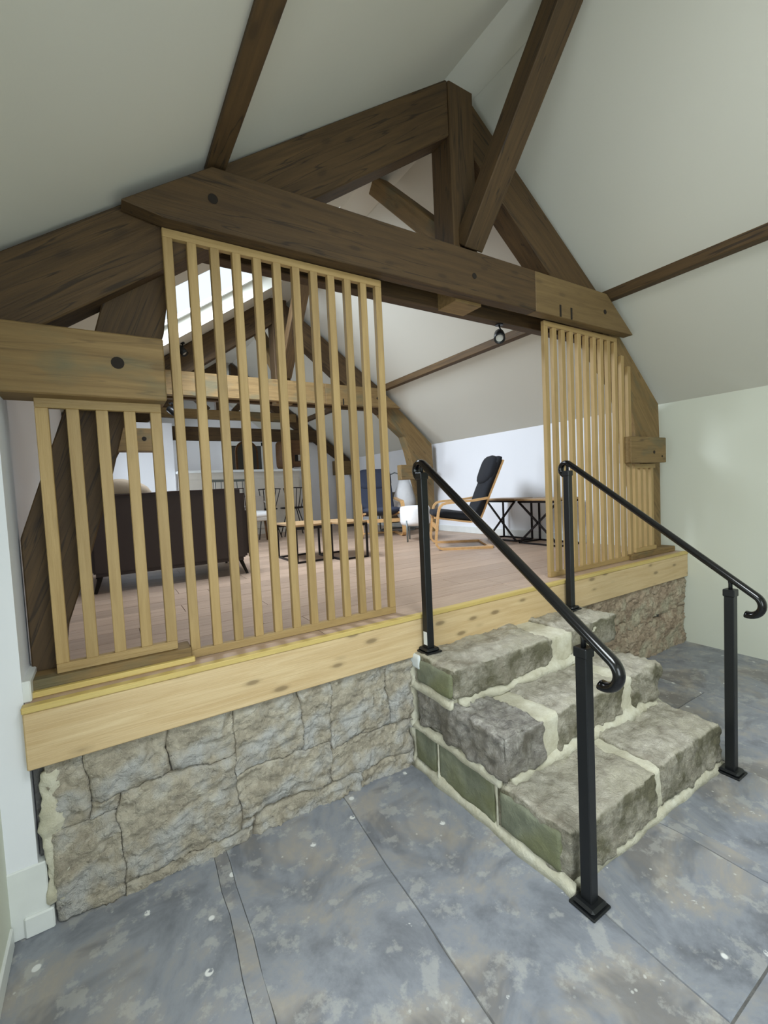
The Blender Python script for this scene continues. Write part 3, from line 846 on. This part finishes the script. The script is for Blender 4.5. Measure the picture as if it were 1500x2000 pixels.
# ------------------------------------------------------------------ partitions at the far end
struct(bx('wall_partition_left', (XLU, 5.9, ZU), (.985, 6.9, 2.70), MAT['white']))
struct(prism('wall_partition_right', [(3.62, ZU), (4.04, ZU), (4.04, 2.20), (3.62, 2.52)], 6.26, 6.34, MAT['white'], None))
struct(prism('wall_partition_centre', [(3.12, ZU), (3.62, ZU), (3.62, 2.5), (3.12, 2.5)], 6.26, 6.34, MAT['white'], None))
dr = bpy.data.objects.new('door_1', None); COL.objects.link(dr); struct(dr); dr.location = (2.6, YF, ZU)
bx('door_leaf', (2.35, YF - .05, ZU), (3.15, YF - .01, 2.62), MAT['darkpane'], dr)
for a, b in (((2.28, YF - .07, ZU), (2.35, YF - .001, 2.70)), ((3.15, YF - .07, ZU), (3.22, YF - .001, 2.70)), ((2.28, YF - .07, 2.62), (3.22, YF - .001, 2.70))):
    bx('door_frame', a, b, MAT['trim'], dr)

bar = thing('bar_counter', (2.0, 5.85, ZU), 'white bar counter with panelled front and bright worktop at the far end', 'counter')
bx('worktop', (.99, 5.55, 1.885), (3.05, 6.05, 1.925), MAT['worktop'], bar, .004)
bx('carcass', (1.02, 5.66, ZU), (3.00, 6.0, 1.885), MAT['tile'], bar)
for i in range(4):
    x = 1.03 + i * .49
    bx('front_panel', (x, 5.645, ZU + .10), (x + .475, 5.66, 1.78), MAT['tile'], bar, .004)
wb = thing('timber_cupboard', (3.0, 6.0, 1.98), 'brown wooden box fixed high under the farthest truss beam', 'cupboard')
bx('carcass', (2.86, 5.92, 1.99), (3.20, 6.17, 2.475), MAT['box'], wb, .01)
lathe('rounded_end', [(.14, -.24), (.16, -.2), (.165, 0), (.16, .2), (.14, .24)], MAT['box'], wb, (2.88, 6.03, 2.20), 20)
bx('niche', (3.03, 5.915, 2.08), (3.18, 5.925, 2.20), MAT['hole'], wb)
bx('niche_panel', (3.09, 5.905, 2.09), (3.18, 5.916, 2.20), MAT['palewood'], wb)
mr = thing('arched_mirror', (2.42, YF - .06, 1.9), 'dark arched shape standing behind the bar counter', 'mirror')
ap = [(2.42 + .0 - .22, 1.95), (2.64, 1.95)] + [(2.42 + .22 * math.cos(a), 2.35 + .22 * math.sin(a)) for a in [i * PI / 10 for i in range(11)]]
prism('frame', ap, 6.9, 6.93, MAT['box'], mr)
ap2 = [(2.42 - .18, 1.98), (2.60, 1.98)] + [(2.42 + .18 * math.cos(a), 2.35 + .18 * math.sin(a)) for a in [i * PI / 10 for i in range(11)]]
prism('glass', ap2, 6.895, 6.90, MAT['darkpane'], mr)
sb = bx('sideboard', (1.5, 6.86, ZU), (3.0, 7.2, 1.95), MAT['tile'], None, .004)
tag(sb, 'pale back counter behind the bar', 'counter')

# ------------------------------------------------------------------ cushions
def cushion(name, c, size, mat, parent, rot=(0, 0, 0), p=2.6, n=12):
    bm = bmesh.new()
    bmesh.ops.create_uvsphere(bm, u_segments=24, v_segments=14, radius=1)
    for v in bm.verts:
        q = v.co; l = (abs(q.x) ** p + abs(q.y) ** p + abs(q.z) ** p) ** (1 / p) or 1
        q = q / l
        v.co = Vector((q.x * size[0] / 2, q.y * size[1] / 2, q.z * size[2] / 2))
    o = link(name, bm_done(bm, name), mat, None, c, smooth=True); o.rotation_euler = rot
    if parent: attach(o, parent)
    return o


# ------------------------------------------------------------------ bentwood armchairs
def armchair(c, ang, label, cloth):
    """chair facing local +X"""
    R = thing('armchair', (c[0], c[1], ZU), label, 'chair', 'bentwood lounge armchairs')
    ca, sa = math.cos(ang), math.sin(ang)
    def G(x, y, z): return (c[0] + x * ca - y * sa, c[1] + x * sa + y * ca, ZU + z)
    sd = (-sa, ca, 0)
    for s in (-1, 1):
        y = s * .305
        path = [(-.31, .014), (-.1, .012), (.12, .012), (.22, .014), (.262, .028), (.285, .06), (.288, .10), (.272, .25), (.252, .40), (.236, .455), (.205, .487), (.165, .498), (.05, .505), (-.12, .515), (-.28, .535)]
        strip('side_frame', [G(x, y, z) for x, z in path], .055, .024, MAT['bent'], R, sd)
    strip('rear_runner', [G(-.30, -.29, .014), G(-.30, .29, .014)], .05, .02, MAT['bent'], R, (ca, sa, 0))
    strip('front_crossbar', [G(.262, -.28, .235), G(.262, .28, .235)], .05, .02, MAT['bent'], R, (0, 0, 1))
    # seat and back laminated frame
    prof = [(.30, .375), (.20, .36), (.05, .335), (-.08, .315), (-.15, .318), (-.20, .36), (-.24, .45), (-.30, .60), (-.37, .76), (-.43, .90), (-.455, .96)]
    for s in (-1, 1):
        strip('seat_frame', [G(x - .01, s * .25, z - .03) for x, z in prof], .04, .018, MAT['bent'], R, sd)
    # cushion: one padded mesh following the profile, and a head pillow
    bm = bmesh.new(); rings = []; n = len(prof); wy = .27
    for i, (x, z) in enumerate(prof):
        a = prof[min(i + 1, n - 1)]; b = prof[max(i - 1, 0)]
        tx, tz = a[0] - b[0], a[1] - b[1]; l = math.hypot(tx, tz); nx, nz = -tz / l, tx / l
        if nz < 0 and i < 5: nx, nz = -nx, -nz
        if i >= 5 and nx < 0: nx, nz = -nx, -nz
        th = .048 * (0.6 if i in (0, n - 1) else 1)
        ring = []
        for k in range(14):
            aa = 2 * PI * k / 14
            yy = math.copysign(abs(math.cos(aa)) ** .35, math.cos(aa)) * wy; tt = math.copysign(abs(math.sin(aa)) ** .7, math.sin(aa)) * th + .018
            ring.append(bm.verts.new(Vector(G(x + nx * tt, yy, z + nz * tt)) - Vector(G(0, 0, 0))))
        rings.append(ring)
    for i in range(n - 1):
        for k in range(14): bm.faces.new((rings[i][k], rings[i][(k + 1) % 14], rings[i + 1][(k + 1) % 14], rings[i + 1][k]))
    bm.faces.new(rings[0]); bm.faces.new(rings[-1][::-1])
    link('seat_cushion', bm_done(bm, 'seat_cushion'), cloth, R, G(0, 0, 0), smooth=True)
    pc = G(-.355, 0, .83)
    o = cushion('head_pillow', pc, (.13, .54, .33), cloth, None, (0, 0, 0), 4)
    o.rotation_euler = (Matrix.Rotation(ang, 3, 'Z') @ Matrix.Rotation(-.37, 3, 'Y')).to_euler(); attach(o, R)
    return R


armchair((3.36, 1.86), math.radians(147), 'black-cushioned bentwood armchair seen from the side near the right wall', MAT['blackcloth'])
armchair((3.38, 3.60), math.radians(-112), 'navy-cushioned bentwood armchair facing the slats beyond the coffee tables', MAT['navy'])

# ------------------------------------------------------------------ sofa seen from behind
so = thing('sofa', (.42, 2.4, ZU), 'dark brown two-seat sofa seen from behind through the left slats', 'sofa')
def soft(name, a, b, mat, parent, p=7, rot=(0, 0, 0)):
    c = [(a[i] + b[i]) / 2 for i in range(3)]; s = [abs(b[i] - a[i]) for i in range(3)]
    return cushion(name, c, s, mat, parent, rot, p)
bx('backrest', (-.13, 1.96, ZU + .12), (1.03, 2.16, 1.555), MAT['sofa'], so, .035, 'X', 4)
bx('base', (-.12, 2.0, ZU + .13), (1.02, 2.78, ZU + .30), MAT['sofa'], so, .03, 'X', 3)
bx('armrest', (-.14, 2.0, ZU + .14), (.0, 2.80, ZU + .58), MAT['sofa'], so, .03, 'X', 3)
bx('armrest', (.91, 2.0, ZU + .14), (1.05, 2.80, ZU + .58), MAT['sofa'], so, .03, 'X', 3)
soft('seat_cushion', (.0, 2.14, ZU + .29), (.46, 2.80, ZU + .45), MAT['sofa'], so)
soft('seat_cushion', (.46, 2.14, ZU + .29), (.91, 2.80, ZU + .45), MAT['sofa'], so)
for x, y, sx, sy in ((-.06, 2.03, -1, -1), (.97, 2.03, 1, -1), (-.06, 2.72, -1, 1), (.97, 2.72, 1, 1)):
    tube('leg', [(x, y, ZU + .14), (x + sx * .045, y + sy * .05, ZU)], .016, MAT['hole'], so, taper=[1.2, .7])
tube('piping', [(-.12, 1.958, 1.535), (.45, 1.956, 1.556), (1.02, 1.958, 1.56), (1.035, 1.962, 1.35), (1.035, 1.965, ZU + .15)], .005, MAT['sofa'], so)
cs = cushion('scatter_cushion', (.15, 2.26, 1.50), (.36, .13, .34), MAT['beige'], None, (.25, .3, 0), 3)
tag(cs, 'beige scatter cushion showing above the sofa back', 'cushion')

# ------------------------------------------------------------------ nested coffee tables
def frame_table(x0, x1, y0, y1, h, label):
    R = thing('coffee_table', ((x0 + x1) / 2, (y0 + y1) / 2, ZU), label, 'table', 'nested metal framed coffee tables')
    bx('table_top', (x0, y0, ZU + h - .022), (x1, y1, ZU + h), MAT['tabletop'], R, .003)
    r = .009
    for (x, y) in ((x0 + r, y0 + r), (x1 - r, y0 + r), (x0 + r, y1 - r), (x1 - r, y1 - r)):
        bx('leg', (x - r, y - r, ZU), (x + r, y + r, ZU + h - .022), MAT['iron'], R, 0, 'Z')
    for (a, b) in (((x0 + 2 * r, y0, 0), (x1 - 2 * r, y0 + 2 * r, 0)), ((x0 + 2 * r, y1 - 2 * r, 0), (x1 - 2 * r, y1, 0)), ((x0, y0 + 2 * r, 0), (x0 + 2 * r, y1 - 2 * r, 0))):
        bx('floor_rail', (a[0], a[1], ZU), (b[0], b[1], ZU + .018), MAT['iron'], R)
    for (ya, yb) in ((y0, y0 + 2 * r), (y1 - 2 * r, y1)):
        bx('apron', (x0 + 2 * r, ya, ZU + h - .05), (x1 - 2 * r, yb, ZU + h - .022), MAT['iron'], R)
    return R
frame_table(1.52, 1.91, 2.10, 2.66, .375, 'left wooden-topped coffee table with black metal frame behind the tall slats')
frame_table(1.92, 2.23, 1.95, 2.50, .375, 'right wooden-topped coffee table with black metal frame behind the tall slats')

# ------------------------------------------------------------------ side tables with crossed legs
def cross_table(x0, x1, y0, y1, h, label):
    R = thing('side_table', ((x0 + x1) / 2, (y0 + y1) / 2, ZU), label, 'table', 'side tables with crossed legs by the right wall')
    bx('table_top', (x0 - .01, y0 - .01, ZU + h - .022), (x1 + .01, y1 + .01, ZU + h), MAT['tabletop'], R, .003)
    for x in (x0 + .01, x1 - .01):
        for ya, yb in (((y0, y1), (y1, y0)) if x < (x0 + x1) / 2 else ((y0, y0), (y1, y1))):
            beam('crossed_leg', (x, ya, ZU + .009), (x, yb, ZU + h - .03), .018, .018, MAT['iron'], R, 0)
        bx('floor_rail', (x - .009, y0, ZU), (x + .009, y1, ZU + .018), MAT['iron'], R)
        bx('apron', (x - .009, y0, ZU + h - .045), (x + .009, y1, ZU + h - .022), MAT['iron'], R)
    for y in (y0, y1):
        bx('end_rail', (x0 + .019, y - .009, ZU), (x1 - .019, y + .009, ZU + .018), MAT['iron'], R)
    return R
cross_table(3.97, 4.27, 1.58, 2.02, .50, 'side table with crossed black legs next to the black armchair')
cross_table(3.90, 4.27, .95, 1.47, .50, 'side table with crossed black legs standing behind the right slats')

# ------------------------------------------------------------------ pouf, hanging pod, lounge seat
pf = thing('pouf', (3.36, 2.68, ZU), 'round white upholstered stool with slim grey legs behind the handrail post', 'stool')
lathe('seat', [(.15, .20), (.185, .215), (.195, .25), (.195, .41), (.18, .44), (.10, .45)], MAT['fleece'], pf, (3.36, 2.68, ZU), 28)
for a in (200, 320, 80):
    x, y = 3.36 + .19 * math.cos(math.radians(a)), 2.68 + .19 * math.sin(math.radians(a))
    tube('leg', [(x, y, ZU), (x, y, ZU + .27)], .011, MAT['grey'], pf)
pd = thing('hanging_chair', (4.07, 4.0, ZU), 'white fabric pod chair with rattan basket on a ring stand', 'chair')
lathe('pod_cover', [(.07, .14), (.13, .25), (.20, .42), (.19, .50), (.14, .66), (.075, .80)], MAT['fleece'], pd, (4.03, 3.86, ZU), 14)
lathe('basket', [(.10, .12), (.19, .20), (.24, .34), (.22, .48), (.12, .62)], MAT['rattan'], pd, (3.98, 4.16, ZU), 18)
ring = [(4.02 + .28 * math.cos(2 * PI * i / 28), 4.08 + .28 * math.sin(2 * PI * i / 28), ZU + .012) for i in range(28)]
link('base_ring', tube_mesh('base_ring', [Vector(p) - Vector((4.02, 4.08, ZU)) for p in ring], .012, closed=True), MAT['grey'], pd, (4.02, 4.08, ZU), smooth=True)
tube('stand', [(3.80, 4.26, ZU + .01), (3.78, 4.28, ZU + .5), (3.83, 4.2, ZU + .85), (3.95, 4.0, ZU + .93), (4.03, 3.88, ZU + .88)], .011, MAT['grey'], pd)

lc = thing('lounge_chair', (1.8, 4.35, ZU), 'pale wooden lounge chair with a white throw beyond the coffee tables', 'chair')
bx('seat', (1.58, 4.14, 1.13), (2.02, 4.62, 1.19), MAT['palewood'], lc, .012)
cushion('throw', (1.80, 4.36, 1.22), (.46, .46, .10), MAT['fleece'], lc, (0, 0, .1), 3)
for x, y, dx, dy in ((1.61, 4.18, -.03, -.03), (1.99, 4.18, .03, -.03), (1.61, 4.58, -.03, .03), (1.99, 4.58, .03, .03)):
    tube('leg', [(x, y, 1.14), (x + dx, y + dy, ZU)], .018, MAT['box'], lc, taper=[1.2, .7])
for x in (1.60, 2.0):
    tube('armrest', [(x, 4.14, 1.34), (x, 4.40, 1.37), (x, 4.64, 1.40)], .014, MAT['palewood'], lc)
    tube('arm_post', [(x, 4.18, 1.17), (x, 4.20, 1.34)], .010, MAT['palewood'], lc)
bx('backrest', (1.60, 4.60, 1.20), (2.0, 4.66, 1.48), MAT['palewood'], lc, .012)

def wire_chair(x, y, ang, label):
    R = thing('wire_chair', (x, y, ZU), label, 'chair', 'black wire dining chairs')
    ca, sa = math.cos(ang), math.sin(ang)
    G = lambda u, v, w: (x + u * ca - v * sa, y + u * sa + v * ca, ZU + w)
    lathe('seat', [(.10, 0), (.19, .008), (.20, .02), (.19, .03)], MAT['iron'], R, (x, y, ZU + .43), 18)
    for u, v in ((.14, .14), (-.14, .14), (.14, -.14), (-.14, -.14)):
        tube('leg', [G(u * .5, v * .5, .44), G(u * 1.3, v * 1.3, 0)], .008, MAT['iron'], R)
    for i in range(6):
        v = -.10 + .04 * i
        tube('back_rod', [G(-.17, v, .45), G(-.24, v * 1.7, .76)], .006, MAT['iron'], R)
    tube('back_rail', [G(-.235, -.18, .755), G(-.255, 0, .765), G(-.235, .18, .755)], .007, MAT['iron'], R)
    return R
wire_chair(2.10, 4.92, math.radians(95), 'left black wire-backed chair in front of the white bar')
wire_chair(2.56, 4.92, math.radians(80), 'right black wire-backed chair in front of the white bar')

def bar_stool(x, y, label):
    R = thing('bar_stool', (x, y, ZU), label, 'stool', 'grey bar stools at the counter')
    bx('seat', (x - .18, y - .17, ZU + .63), (x + .18, y + .17, ZU + .67), MAT['grey'], R, .01)
    for u in (-.16, .16):
        tube('leg', [(x + u, y - .16, ZU + .92), (x + u, y - .16, ZU + .6), (x + u * 1.1, y - .19, ZU)], .010, MAT['grey'], R)
        tube('leg', [(x + u, y + .15, ZU + .64), (x + u * 1.1, y + .19, ZU)], .010, MAT['grey'], R)
    bx('back_rail', (x - .18, y - .172, ZU + .90), (x + .18, y - .150, ZU + .935), MAT['grey'], R, .004)
    for u in (-.08, 0, .08):
        tube('back_rod', [(x + u, y - .161, ZU + .66), (x + u * 1.05, y - .161, ZU + .905)], .006, MAT['grey'], R)
    bx('foot_rail', (x - .165, y - .185, ZU + .25), (x + .165, y - .172, ZU + .268), MAT['grey'], R)
    return R
bar_stool(1.42, 5.22, 'grey bar stool with spindle back, left of the pair')
bar_stool(1.84, 5.30, 'grey bar stool with spindle back, right of the pair')
